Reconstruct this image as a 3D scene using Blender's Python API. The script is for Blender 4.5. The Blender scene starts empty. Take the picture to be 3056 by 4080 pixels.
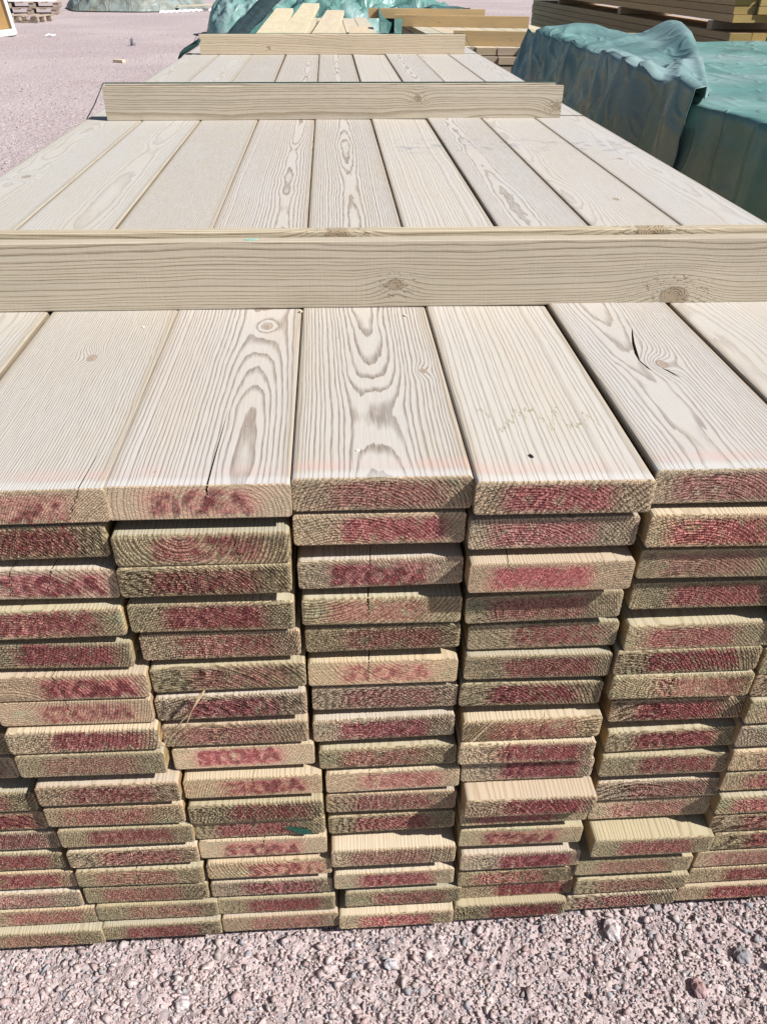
import bpy, bmesh, math, random
import numpy as np
from mathutils import Matrix, Vector, noise as mnoise

sc = bpy.context.scene
C = sc.collection
R_ = math.radians

# ---------------------------------------------------------------- camera
cd = bpy.data.cameras.new('camera')
cam = bpy.data.objects.new('camera', cd); C.objects.link(cam); sc.camera = cam
cd.sensor_fit = 'HORIZONTAL'; cd.sensor_width = 36.0; cd.lens = 36.90
cd.clip_start = 0.02; cd.clip_end = 900
cam.matrix_world = Matrix((
    (0.99806607, 0.02715562, -0.05591676, -0.03692509),
    (-0.06139626, 0.57139159, -0.81837776, -0.52333427),
    (0.00972682, 0.82022815, 0.57195381, 1.02595406),
    (0, 0, 0, 1)))

# ---------------------------------------------------------------- sky and sun
SUN = Vector((0.92, -0.40, 1.0)).normalized()       # towards the sun
w = bpy.data.worlds.new('World'); sc.world = w; w.use_nodes = True
wn = w.node_tree
bg = wn.nodes['Background']; sky = wn.nodes.new('ShaderNodeTexSky')
sky.sky_type = 'NISHITA'; sky.sun_disc = False
sky.sun_elevation = math.asin(SUN.z); sky.sun_rotation = math.atan2(SUN.x, SUN.y)
wn.links.new(sky.outputs[0], bg.inputs[0]); bg.inputs[1].default_value = 0.05
sd = bpy.data.lights.new('sun', 'SUN'); sun = bpy.data.objects.new('sun', sd); C.objects.link(sun)
sd.energy = 5.0; sd.angle = R_(0.5); sd.color = (1.0, 0.965, 0.91)
sun.rotation_euler = (-SUN).to_track_quat('-Z', 'Y').to_euler()
sun.location = (3, -2, 6)
sc.view_settings.view_transform = 'Standard'; sc.view_settings.look = 'None'
sc.view_settings.exposure = 0.50; sc.view_settings.gamma = 1.0
sc.render.resolution_x = 766; sc.render.resolution_y = 1024

rnd = random.Random(7)

# ---------------------------------------------------------------- helpers
class N:
    """small node-tree writer"""
    def __init__(s, name):
        s.mat = bpy.data.materials.new(name); s.mat.use_nodes = True
        s.t = s.mat.node_tree; s.b = s.t.nodes['Principled BSDF']; s.out = s.t.nodes['Material Output']
        s._oc = None
    def put(s, sock, v):
        if isinstance(v, bpy.types.NodeSocket): s.t.links.new(v, sock)
        elif isinstance(v, (tuple, list)) and sock.type == 'RGBA' and len(v) == 3: sock.default_value = (*v, 1)
        else: sock.default_value = v
    def m(s, op, a, b=None, c=None, clamp=False):
        n = s.t.nodes.new('ShaderNodeMath'); n.operation = op; n.use_clamp = clamp
        for k, v in enumerate((a, b, c)):
            if v is not None: s.put(n.inputs[k], v)
        return n.outputs[0]
    def add(s, a, b): return s.m('ADD', a, b)
    def sub(s, a, b): return s.m('SUBTRACT', a, b)
    def mul(s, a, b): return s.m('MULTIPLY', a, b)
    def ss(s, v, lo, hi, a=0.0, b=1.0):
        n = s.t.nodes.new('ShaderNodeMapRange'); n.interpolation_type = 'SMOOTHSTEP'
        s.put(n.inputs[0], v)
        for k, q in zip((1, 2, 3, 4), (lo, hi, a, b)): s.put(n.inputs[k], q)
        return n.outputs[0]
    def xyz(s, v):
        n = s.t.nodes.new('ShaderNodeSeparateXYZ'); s.put(n.inputs[0], v); return n.outputs
    def vec(s, x, y, z):
        n = s.t.nodes.new('ShaderNodeCombineXYZ')
        for k, v in enumerate((x, y, z)): s.put(n.inputs[k], v)
        return n.outputs[0]
    def oc(s):
        if s._oc is None: s._oc = s.t.nodes.new('ShaderNodeTexCoord').outputs['Object']
        return s._oc
    def attr(s, name, typ='OBJECT'):
        n = s.t.nodes.new('ShaderNodeAttribute'); n.attribute_type = typ; n.attribute_name = name
        return n
    def rand(s): return s.t.nodes.new('ShaderNodeObjectInfo').outputs['Random']
    def vs(s, v, sx, sy, sz, seed=0.0):
        x, y, z = s.xyz(v)
        return s.vec(s.m('MULTIPLY_ADD', x, sx, seed), s.m('MULTIPLY_ADD', y, sy, seed), s.mul(z, sz))
    def noise(s, v, scale=1.0, detail=2.0, rough=0.5, w=None, dist=0.0):
        n = s.t.nodes.new('ShaderNodeTexNoise')
        if w is not None:
            n.noise_dimensions = '1D'; s.put(n.inputs['W'], w)
        else: s.put(n.inputs['Vector'], v)
        n.inputs['Scale'].default_value = scale; n.inputs['Detail'].default_value = detail
        n.inputs['Roughness'].default_value = rough; n.inputs['Distortion'].default_value = dist
        return n.outputs[0]
    def voro(s, v, scale=1.0, feature='F1'):
        n = s.t.nodes.new('ShaderNodeTexVoronoi'); n.feature = feature
        s.put(n.inputs['Vector'], v); n.inputs['Scale'].default_value = scale
        return n.outputs
    def mix(s, f, a, b, typ='MIX'):
        n = s.t.nodes.new('ShaderNodeMix'); n.data_type = 'RGBA'; n.blend_type = typ
        s.put(n.inputs[0], f); s.put(n.inputs[6], a); s.put(n.inputs[7], b); return n.outputs[2]
    def bump(s, h, dist, strength=1.0, normal=None):
        n = s.t.nodes.new('ShaderNodeBump'); n.inputs['Strength'].default_value = strength
        n.inputs['Distance'].default_value = dist; s.put(n.inputs['Height'], h)
        if normal is not None: s.put(n.inputs['Normal'], normal)
        return n.outputs[0]
    def fin(s, col, rough=0.8, normal=None, spec=0.3):
        s.put(s.b.inputs['Base Color'], col); s.put(s.b.inputs['Roughness'], rough)
        s.b.inputs['Specular IOR Level'].default_value = spec
        if normal is not None: s.put(s.b.inputs['Normal'], normal)
        return s.mat

def wood_field(s):
    """growth rings of a board cut from a log: distance from a wandering pith, in object space"""
    x, y, z = s.xyz(s.oc())
    pith = s.xyz(s.attr('pith').outputs['Vector'])        # px, pz, ring spacing (mm)
    look = s.xyz(s.attr('look').outputs['Vector'])        # weathering, seed, grain strength
    knot = s.xyz(s.attr('knot').outputs['Vector'])        # kx, ky, radius (m)
    seed = s.mul(look[1], 37.0)
    wan = s.attr('wander').outputs['Fac']
    yy = s.m('MULTIPLY_ADD', y, 1.25, seed)
    d1 = s.mul(s.sub(s.noise(None, 1.0, 3.0, 0.5, w=yy), 0.5), wan)
    d2 = s.mul(s.sub(s.noise(None, 1.0, 2.0, 0.5, w=s.add(yy, 51.0)), 0.5), s.mul(wan, 0.5))
    dx = s.sub(s.sub(x, s.mul(pith[0], 0.001)), d2)
    dz = s.sub(s.sub(z, s.mul(pith[1], 0.001)), d1)
    r = s.m('SQRT', s.add(s.mul(dx, dx), s.mul(dz, dz)))
    n1 = s.noise(s.vs(s.oc(), 22, 5, 22, seed), 1.0, 3.0, 0.55)
    n2 = s.noise(s.vs(s.oc(), 160, 26, 160, seed), 1.0, 2.0, 0.5)
    r = s.add(r, s.mul(s.sub(n1, 0.5), s.m('MULTIPLY_ADD', wan, 0.06, 0.0034)))
    r = s.add(r, s.mul(s.sub(n2, 0.5), 0.0013))
    kx = s.sub(x, knot[0]); ky = s.mul(s.sub(y, knot[1]), 0.62)
    kd = s.m('SQRT', s.add(s.mul(kx, kx), s.mul(ky, ky)))
    kr = s.m('MAXIMUM', knot[2], 0.0004)
    kb = s.m('EXPONENT', s.mul(s.m('POWER', s.m('DIVIDE', kd, s.mul(kr, 2.6)), 2.0), -1.0))
    r = s.add(r, s.mul(kb, s.mul(kr, 1.5)))
    k2 = s.xyz(s.attr('knotb').outputs['Vector'])
    ax = s.sub(x, k2[0]); ay = s.mul(s.sub(y, k2[1]), 0.62)
    ad = s.m('SQRT', s.add(s.mul(ax, ax), s.mul(ay, ay))); ar = s.m('MAXIMUM', k2[2], 0.0004)
    ab = s.m('EXPONENT', s.mul(s.m('POWER', s.m('DIVIDE', ad, s.mul(ar, 2.6)), 2.0), -1.0))
    r = s.add(r, s.mul(ab, s.mul(ar, 1.5)))
    kb = s.m('MAXIMUM', kb, ab)
    dm = s.xyz(s.attr('dome').outputs['Vector'])
    ox = s.sub(x, dm[0]); oy = s.mul(s.sub(y, dm[1]), 0.21)
    r = s.add(r, s.mul(dm[2], s.m('EXPONENT', s.mul(s.add(s.mul(ox, ox), s.mul(oy, oy)), -2100.0))))
    sp = s.mul(pith[2], 0.001)
    vary = s.mul(s.sub(s.noise(None, 1.0, 2.0, 0.5, w=s.m('MULTIPLY_ADD', r, 60.0, seed)), 0.5), 2.2)
    ph = s.add(s.m('DIVIDE', r, sp), vary)
    inknot = s.ss(kd, s.mul(kr, 0.85), s.mul(kr, 1.1), 1.0, 0.0)
    ph = s.add(ph, s.mul(inknot, s.m('DIVIDE', kd, 0.0016)))
    in2 = s.ss(ad, s.mul(ar, 0.85), s.mul(ar, 1.1), 1.0, 0.0)
    ph = s.add(ph, s.mul(in2, s.m('DIVIDE', ad, 0.0016))); inknot = s.m('MAXIMUM', inknot, in2)
    f = s.m('FRACT', ph)
    brk = s.noise(s.vs(s.oc(), 700, 30, 700, seed), 1.0, 2.0, 0.6)
    late = s.mul(s.mul(s.ss(f, 0.48, 0.88), s.ss(f, 0.92, 1.0, 1.0, 0.0)), s.ss(brk, 0.25, 0.6, 0.45, 1.0))
    return dict(x=x, y=y, z=z, r=r, f=f, late=late, seed=seed, look=look, knot=inknot, kb=kb)

def mat_weathered():
    s = N('weathered_board_face'); F = wood_field(s)
    tone = s.attr('tone').outputs['Color']
    blot = s.noise(s.vs(s.oc(), 14, 3.5, 14, F['seed']), 1.0, 4.0, 0.6)
    fib = s.noise(s.vs(s.oc(), 900, 22, 900, F['seed']), 1.0, 2.0, 0.6)
    early = s.mix(F['look'][0], (0.55, 0.46, 0.34), (0.50, 0.477, 0.450))
    latec = s.mix(F['look'][0], (0.33, 0.24, 0.15), (0.20, 0.158, 0.132))
    k = s.mul(F['late'], s.mul(F['look'][2], s.ss(blot, 0.2, 0.7, 0.75, 1.0)))
    col = s.mix(k, early, latec)
    col = s.mix(s.ss(blot, 0.42, 0.7, 0.0, 0.6), col, s.mix(0.55, col, (0.48, 0.42, 0.34)))
    col = s.mix(s.ss(blot, 0.3, 0.45, 0.35, 0.0), col, s.mix(0.5, col, (0.44, 0.45, 0.46)))
    col = s.mix(s.mul(F['knot'], 0.75), col, s.mix(F['late'], (0.36, 0.27, 0.19), (0.17, 0.11, 0.075)))
    col = s.mix(s.ss(fib, 0.35, 0.75, 0.0, 0.22), col, (0.30, 0.27, 0.24))
    # arrises of the board stay yellower
    ed = s.ss(s.m('ABSOLUTE', F['x']), 0.062, 0.0715)
    col = s.mix(s.mul(ed, 0.55), col, (0.31, 0.255, 0.185))
    # pink mist of the end stamp, bleached strip in front of it
    yn = s.add(F['y'], s.mul(s.sub(s.noise(s.vs(s.oc(), 40, 40, 1, F['seed']), 1.0, 3.0), 0.5), 0.010))
    pk = s.mul(s.mul(s.ss(yn, 0.010, 0.017), s.ss(yn, 0.022, 0.036, 1.0, 0.0)), F['look'][0])
    col = s.mix(s.mul(pk, s.ss(blot, 0.35, 0.65, 0.08, 0.36)), col, (0.58, 0.34, 0.31))
    col = s.mix(s.mul(s.ss(yn, 0.006, 0.016, 0.4, 0.0), F['look'][0]), col, (0.60, 0.59, 0.60))
    # tannin stain outline and grey handling smudges, only where the board has them
    st = s.attr('stain').outputs['Fac']
    yl = s.add(0.105, s.mul(s.sub(s.noise(s.vec(s.mul(F['x'], 42), F['seed'], 0.0), 1.0, 5.0, 0.75), 0.5), 0.20))
    ln = s.ss(s.m('ABSOLUTE', s.sub(F['y'], yl)), 0.0003, 0.0030, 1.0, 0.0)
    ln = s.mul(ln, s.mul(st, s.ss(s.m('ABSOLUTE', F['x']), 0.045, 0.06, 1.0, 0.0)))
    col = s.mix(s.mul(ln, 0.85), col, (0.24, 0.22, 0.11))
    sm = s.attr('smudge').outputs['Fac']
    yb = s.m('ABSOLUTE', s.sub(F['y'], 1.40))
    smn = s.noise(s.vs(s.oc(), 28, 30, 1, F['seed']), 1.0, 3.0, 0.6)
    sf = s.mul(s.mul(s.ss(yb, 0.01, 0.13, 1.0, 0.0), s.ss(smn, 0.50, 0.68)), sm)
    col = s.mix(s.mul(sf, 0.6), col, (0.22, 0.23, 0.27))
    sp = s.voro(s.vs(s.oc(), 1, 0.8, 1, F['seed']), 34.0)
    dots = s.ss(sp[0], 0.02, 0.045, 1.0, 0.0)
    col = s.mix(s.mul(dots, 0.7), col, (0.2, 0.16, 0.12))
    col = s.mix(1.0, col, tone, 'MULTIPLY')
    h = s.add(s.mul(F['late'], 0.9), s.mul(fib, 0.8))
    return s.fin(col, 0.72, s.bump(h, 0.00030, 0.8), 0.25)

def mat_side():
    s = N('board_edge'); F = wood_field(s)
    tone = s.attr('tone').outputs['Color']
    fib = s.noise(s.vs(s.oc(), 700, 14, 700, F['seed']), 1.0, 3.0, 0.6)
    blot = s.noise(s.vs(s.oc(), 20, 4, 20, F['seed']), 1.0, 3.0)
    col = s.mix(s.mul(F['late'], 0.6), s.mix(F['look'][0], (0.42, 0.29, 0.14), (0.17, 0.13, 0.09)), (0.15, 0.10, 0.06))
    col = s.mix(s.ss(blot, 0.35, 0.7), col, s.mix(0.5, col, (0.36, 0.30, 0.22)))
    col = s.mix(s.ss(fib, 0.4, 0.8, 0.0, 0.4), col, (0.2, 0.14, 0.08))
    col = s.mix(1.0, col, tone, 'MULTIPLY')
    return s.fin(col, 0.8, s.bump(s.add(fib, F['late']), 0.0004, 0.8), 0.2)

def mat_face(name, early, latec, strength=0.75, weather=0.0, saw=0.0):
    s = N(name); F = wood_field(s)
    tone = s.attr('tone').outputs['Color']
    fib = s.noise(s.vs(s.oc(), 800, 12, 800, F['seed']), 1.0, 3.0, 0.6)
    blot = s.noise(s.vs(s.oc(), 16, 3, 16, F['seed']), 1.0, 4.0, 0.6)
    col = s.mix(s.mul(F['late'], s.mul(F['look'][2], strength)), early, latec)
    col = s.mix(s.mul(F['knot'], 0.6), col, s.mix(F['late'], (0.34, 0.25, 0.16), (0.12, 0.075, 0.04)))
    col = s.mix(s.ss(blot, 0.35, 0.75, 0.0, 0.4), col, s.mix(0.6, col, (0.24, 0.21, 0.15)))
    col = s.mix(s.ss(fib, 0.4, 0.8, 0.0, 0.28), col, latec)
    # splintery tear-out round the knots
    tn = s.noise(s.vs(s.oc(), 300, 120, 300, F['seed']), 1.0, 3.0, 0.7)
    tear = s.mul(s.ss(F['kb'], 0.15, 0.6), s.ss(tn, 0.55, 0.66))
    col = s.mix(s.mul(tear, 0.6), col, (0.16, 0.10, 0.05))
    tk = s.noise(s.vs(s.oc(), 16, 420, 16, F['seed']), 1.0, 2.0, 0.6)
    col = s.mix(1.0, col, tone, 'MULTIPLY')
    h = s.add(s.mul(F['late'], 0.8), s.add(s.mul(fib, 0.8), s.add(s.mul(tear, -2.0), s.mul(tk, 0.5 * saw))))
    return s.fin(col, 0.75, s.bump(h, 0.0005, 0.8), 0.25)

def end_parts(s, F):
    """colour and height of a sawn end: torn fibres between raised growth rings"""
    g = s.oc()
    big = s.noise(s.vs(g, 30, 1, 60, F['seed']), 1.0, 3.0, 0.6)
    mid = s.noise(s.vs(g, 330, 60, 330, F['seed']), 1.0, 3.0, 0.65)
    fine = s.noise(s.vs(g, 950, 200, 950, F['seed']), 1.0, 3.0, 0.7)
    cell = s.voro(s.vs(g, 620, 100, 620, F['seed']), 1.0)[0]
    tint = s.attr('tone').outputs['Color']
    er = s.mix(s.ss(big, 0.35, 0.65), (0.63, 0.485, 0.35), (0.53, 0.445, 0.32))
    la = (0.15, 0.11, 0.065)
    rough = s.attr('coarse').outputs['Fac']
    col = s.mix(s.mul(F['late'], s.m('MULTIPLY_ADD', rough, 0.3, 0.62)), er, la)
    col = s.mix(s.mul(s.ss(mid, 0.46, 0.62), s.m('MULTIPLY_ADD', rough, 0.45, 0.08)), col, (0.12, 0.085, 0.05))  # dark speckle paints in the shade of pits among the torn fibres
    mint = s.mul(s.ss(s.noise(s.vs(g, 24, 1, 40, s.add(F['seed'], 9.0)), 1.0, 2.0), 0.62, 0.75), 0.5)
    col = s.mix(mint, col, (0.40, 0.45, 0.31))
    h = s.add(s.mul(F['late'], s.m('MULTIPLY_ADD', rough, 1.9, 0.6)), s.mul(s.sub(1.0, cell), 0.9))
    h = s.add(h, s.mul(mid, s.m('MULTIPLY_ADD', rough, 2.2, 0.8)))
    h = s.add(h, s.mul(fine, 0.7))
    rim = s.mul(s.ss(s.m('ABSOLUTE', F['x']), 0.0685, 0.0712, 1.0, 0.25), s.mul(s.ss(F['z'], 0.0005, 0.003, 0.25, 1.0), s.ss(F['z'], 0.028, 0.0305, 1.0, 0.25)))
    h = s.mul(s.sub(h, 1.6), rim)
    nrm = s.bump(s.add(s.mul(fine, 1.4), mid), 0.0012, 0.9)
    dp = s.t.nodes.new('ShaderNodeDisplacement'); dp.inputs['Midlevel'].default_value = 0.2
    s.put(dp.inputs['Height'], h); s.put(dp.inputs['Scale'], s.m('MULTIPLY_ADD', s.mul(rough, rough), 0.00062, 0.00022))
    s.t.links.new(dp.outputs[0], s.out.inputs['Displacement']); s.mat.displacement_method = 'BOTH'
    return col, nrm, mid, fine, tint, rough

def mat_end():
    s = N('sawn_board_end'); F = wood_field(s)
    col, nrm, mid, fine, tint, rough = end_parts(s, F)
    # red stamping ink soaked into the fibres around the lettering
    ox = s.sub(F['x'], s.attr('ink').outputs['Fac'])
    bl = s.noise(s.vs(s.oc(), 75, 1, 75, F['seed']), 1.0, 4.0, 0.65)
    bx = s.mul(s.ss(ox, -0.056, -0.034), s.ss(ox, 0.032, 0.054, 1.0, 0.0))
    bz = s.mul(s.ss(F['z'], 0.0, 0.007), s.ss(F['z'], 0.023, 0.031, 1.0, 0.0))
    ink = s.mul(s.mul(bx, bz), s.ss(bl, 0.28, 0.50))
    fr = s.ss(s.m('ABSOLUTE', F['y']), 0.01, 0.02, 1.0, 0.0)
    col = s.mix(s.mul(s.mul(ink, fr), s.mul(s.attr('inkload').outputs['Fac'], 0.92)), col, s.mix(s.ss(mid, 0.42, 0.6), (0.64, 0.25, 0.26), (0.33, 0.08, 0.09)))
    col = s.mix(1.0, col, tint, 'MULTIPLY')
    return s.fin(col, 0.85, nrm, 0.2)

def mat_ink():
    s = N('red_stamp_ink'); F = wood_field(s)
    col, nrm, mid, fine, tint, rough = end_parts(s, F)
    col = s.mix(s.ss(mid, 0.35, 0.7, 0.85, 0.7), col, s.mix(s.ss(mid, 0.42, 0.6), (0.54, 0.085, 0.13), (0.22, 0.018, 0.035)))
    wear = s.noise(s.vs(s.oc(), 110, 1, 110, s.add(F['seed'], 3.0)), 1.0, 5.0, 0.75)
    wear = s.add(wear, s.mul(s.sub(s.attr('inkload').outputs['Fac'], 0.68), 0.15))
    s.fin(col, 0.75, nrm, 0.25)
    tr = s.t.nodes.new('ShaderNodeBsdfTransparent'); mx = s.t.nodes.new('ShaderNodeMixShader')
    s.put(mx.inputs[0], s.ss(wear, 0.40, 0.62, 0.0, 0.75))
    s.t.links.new(tr.outputs[0], mx.inputs[1]); s.t.links.new(s.b.outputs[0], mx.inputs[2])
    s.t.links.new(mx.outputs[0], s.out.inputs[0])
    return s.mat

def mat_plain(name, col, rough=0.7, var=0.2, scale=20.0, bd=0.001, spec=0.3):
    s = N(name)
    n = s.noise(s.oc(), scale, 5.0, 0.6)
    c = s.mix(s.ss(n, 0.3, 0.7), tuple(v * (1 - var) for v in col), tuple(min(1, v * (1 + var)) for v in col))
    return s.fin(c, rough, s.bump(n, bd, 0.6), spec)

def mat_tarp(name, col, trans=0.25, rough=0.38):
    s = N(name)
    n = s.noise(s.oc(), 3.0, 4.0, 0.6); f = s.noise(s.oc(), 30.0, 5.0, 0.65, dist=0.6)
    lo = s.noise(s.oc(), 1.3, 3.0, 0.6)
    dusty = (0.30, 0.38, 0.39)
    c = s.mix(s.ss(n, 0.35, 0.7), col, tuple(v * 0.7 for v in col))
    c = s.mix(s.ss(lo, 0.42, 0.66, 0.0, 0.6), c, dusty)
    ri = s.noise(s.vs(s.oc(), 2.0, 9.0, 3.0), 1.0, 4.0, 0.6, dist=1.0)
    w1 = s.m('ABSOLUTE', s.sub(s.noise(s.vs(s.oc(), 2.6, 1.6, 1.9), 1.0, 1.0, 0.5, dist=0.7), 0.5))
    w2 = s.m('ABSOLUTE', s.sub(s.noise(s.vs(s.oc(), 7.0, 4.5, 3.5, 7.0), 1.0, 1.0, 0.5, dist=0.5), 0.5))
    cre = s.add(s.ss(w1, 0.0, 0.05, 1.0, 0.0), s.mul(s.ss(w2, 0.0, 0.06, 1.0, 0.0), 0.4))
    cre = s.add(cre, s.mul(f, 0.15))
    s.fin(c, s.ss(f, 0.3, 0.7, rough - 0.08, rough + 0.15), s.bump(cre, 0.022, 0.4), 0.6)
    tr = s.t.nodes.new('ShaderNodeBsdfTranslucent'); s.put(tr.inputs[0], tuple(v * 0.6 for v in col) + (1,))
    mx = s.t.nodes.new('ShaderNodeMixShader'); mx.inputs[0].default_value = trans
    s.t.links.new(s.b.outputs[0], mx.inputs[1]); s.t.links.new(tr.outputs[0], mx.inputs[2])
    s.t.links.new(mx.outputs[0], s.out.inputs[0])
    return s.mat

def mat_ground():
    s = N('pink_gravel_ground'); g = s.oc()
    v = s.voro(g, 85.0); v2 = s.voro(g, 30.0); v3 = s.voro(g, 11.0)
    n = s.noise(g, 0.35, 5.0, 0.6); n2 = s.noise(g, 160.0, 3.0, 0.7); n3 = s.noise(g, 2.2, 5.0, 0.7)
    hsv = s.xyz(v[1]); hs2 = s.xyz(v2[1])
    c = s.mix(s.ss(hsv[0], 0.0, 1.0), (0.36, 0.285, 0.29), (0.49, 0.41, 0.415))
    c = s.mix(s.ss(hsv[1], 0.80, 0.95, 0.0, 0.65), c, (0.24, 0.23, 0.25))
    c = s.mix(s.ss(hs2[0], 0.75, 0.95, 0.0, 0.4), c, (0.55, 0.46, 0.455))
    c = s.mix(s.ss(n, 0.40, 0.62, 0.0, 0.5), c, (0.53, 0.455, 0.45))
    c = s.mix(s.ss(n3, 0.55, 0.75, 0.0, 0.3), c, (0.30, 0.25, 0.25))
    c = s.mix(s.ss(n2, 0.5, 0.8, 0.0, 0.4), c, (0.28, 0.2, 0.2))
    h = s.add(s.add(s.mul(v[0], -0.5), s.mul(v2[0], -0.9)), s.add(s.mul(n2, 0.35), s.mul(v3[0], -0.6)))
    return s.fin(c, 0.95, s.bump(h, 0.011, 0.9), 0.1)

def mat_stone():
    s = N('crushed_stone')
    t = s.attr('tint', 'GEOMETRY').outputs['Color']
    n = s.noise(s.oc(), 260.0, 4.0, 0.7); m2 = s.noise(s.oc(), 900.0, 2.0, 0.7)
    c = s.mix(s.ss(n, 0.35, 0.7, 0.0, 0.35), t, (0.58, 0.48, 0.48))
    c = s.mix(s.ss(m2, 0.55, 0.75, 0.0, 0.45), c, (0.22, 0.18, 0.19))
    return s.fin(c, 0.95, s.bump(s.add(n, s.mul(m2, 0.6)), 0.0012, 0.8), 0.1)

def tag(o, label=None, cat=None, group=None, kind=None):
    if label: o['label'] = label
    if cat: o['category'] = cat
    if group: o['group'] = group
    if kind: o['kind'] = kind
    return o

def mesh_obj(name, verts, faces, mats, parent=None, slots=None, smooth=False):
    me = bpy.data.meshes.new(name); me.from_pydata([tuple(v) for v in verts], [], faces); me.update()
    for m_ in (mats if isinstance(mats, (list, tuple)) else [mats]): me.materials.append(m_)
    if slots is not None: me.polygons.foreach_set('material_index', slots)
    if smooth: me.polygons.foreach_set('use_smooth', [True] * len(me.polygons))
    o = bpy.data.objects.new(name, me); C.objects.link(o)
    if parent is not None: o.parent = parent
    return o

def board_mesh(name, W, T, L, mats, rc=0.004, notches=(), jit=0.0003, seed=0, both=False, bow=0.0, y_start=0.0):
    """a board with rounded arrises; notches are drying checks cut from the top face:
       list of (key ys, key xs, key half widths, key depths, lean, jag)"""
    rr = random.Random(seed)
    ys = {0.0, 0.004, 0.02, 0.06, 0.15, L * .25, L * .5, L * .75, L}
    for nt in notches: ys.update(nt[0]); ys.add(max(nt[0]) + 0.002); ys.add(max(0.0, min(nt[0]) - 0.002))
    ys = sorted(ys)
    if y_start: ys = [y for y in ys if y == 0 or y > y_start + .0005]
    K = 3
    nts = sorted(notches, key=lambda q: q[1][0])
    jags = [[rr.uniform(-1, 1) for _ in range(4)] for _ in nts]
    rings = []
    for y in ys:
        prof = []
        hw = W / 2
        def arc(cx, cz, a0):
            for k in range(K + 1):
                a = a0 + math.pi / 2 * k / K
                prof.append((cx + rc * math.cos(a), cz + rc * math.sin(a)))
        arc(-hw + rc, rc, math.pi)                 # bottom left
        arc(hw - rc, rc, 1.5 * math.pi)            # bottom right
        arc(hw - rc, T - rc, 0.0)                  # top right
        for nt, jg in reversed(list(zip(nts, jags))):
            kys, kxs, kws, kds, lean, jag = nt
            inside = kys[0] - 1e-6 <= y <= kys[-1] + 1e-6
            x = float(np.interp(y, kys, kxs)); hwid = float(np.interp(y, kys, kws)) if inside else 1e-5
            d = float(np.interp(y, kys, kds)) if inside else 2e-5
            for tt, sgn in ((0, 1), (.33, 1), (.66, 1), (1, 0), (.66, -1), (.33, -1), (0, -1)):
                k = int(round(tt * 3))
                xx = x + lean * (d / max(kds)) * tt + jag * jg[k] * min(1, d / 0.004) * (0.3 + tt)
                if inside: prof.append((xx + sgn * hwid * (1 - .75 * tt), T - d * tt))
            if not inside:                          # no slot here: the same points lie flat in the top face
                for q in range(7): prof.append((kxs[0] + .0012 * (1 - q / 3), T))
        arc(-hw + rc, T - rc, 0.5 * math.pi)
        xo = bow * math.sin(math.pi * y / L)
        rings.append([(px + xo, (y_start + 0 if y == 0 and y_start else y + (rr.uniform(-jit, jit) if y == 0 else 0)), pz) for px, pz in prof])
    n = len(rings[0]); verts = [v for r in rings for v in r]; faces = []; slots = []
    for i in range(len(rings) - 1):
        for k in range(n):
            k2 = (k + 1) % n
            faces.append((i * n + k, i * n + k2, (i + 1) * n + k2, (i + 1) * n + k))
            a, b = rings[i][k], rings[i][k2]
            dx, dz = b[0] - a[0], b[2] - a[2]; l = math.hypot(dx, dz) or 1
            nz = -dx / l
            slots.append(0 if nz > .6 and max(a[2], b[2]) > T - rc - .0001 else (3 if (both and nz < -.6) else 1))
    faces.append(tuple(range(n))); slots.append(2)
    faces.append(tuple(reversed(range((len(rings) - 1) * n, len(rings) * n)))); slots.append(2)
    o = mesh_obj(name, verts, faces, mats, slots=[0 if q == 3 else q for q in slots])
    return o

def wood_props(o, px, pz, sp, weather, grain, knot=(9, 9, 0.0), tone=(1, 1, 1), wander=0.03, coarse=0.5, ink=0.005, seed=None):
    o['pith'] = [float(px), float(pz), float(sp)]
    o['look'] = [float(weather), float(rnd.random() if seed is None else seed), float(grain)]
    o['knot'] = [float(k) for k in knot]; o['tone'] = [float(t) for t in tone]; o['knotb'] = [9.0, 9.0, 0.0]; o['dome'] = [9.0, 9.0, 0.0]
    o['wander'] = float(wander); o['coarse'] = float(coarse); o['ink'] = float(ink)
    o['inkload'] = 0.5 + 0.5 * rnd.random(); o['stain'] = 0.0; o['smudge'] = 0.0

def copy_props(a, b):
    for k in ('pith', 'look', 'knot', 'knotb', 'dome', 'tone', 'wander', 'coarse', 'ink', 'inkload', 'stain', 'smudge'): b[k] = a[k]

M_TOP = mat_weathered(); M_SIDE = mat_side(); M_END = mat_end(); M_END0 = mat_face('bare_board_end', (0.42, 0.34, 0.22), (0.2, 0.15, 0.09), .6); M_INK = mat_ink()
M_BAT = mat_face('batten_face', (0.51, 0.45, 0.36), (0.27, 0.21, 0.145), strength=0.95, saw=1.0)
M_YEL = mat_face('yellow_timber_face', (0.50, 0.36, 0.19), (0.33, 0.21, 0.10), 0.5)
M_PALE = mat_face('pale_timber_face', (0.56, 0.50, 0.40), (0.42, 0.35, 0.25), 0.45)
M_GREYT = mat_face('grey_timber_face', (0.38, 0.315, 0.24), (0.21, 0.16, 0.11), 0.6)
M_OLIVE = mat_face('olive_timber_end', (0.36, 0.29, 0.13), (0.2, 0.15, 0.06), 0.5)

# ---------------------------------------------------------------- ground
gv = [(-250, -120, 0), (250, -120, 0), (250, 400, 0), (-250, 400, 0)]
ground = mesh_obj('ground', gv, [(0, 1, 2, 3)], mat_ground()); tag(ground, kind='structure')

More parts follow.
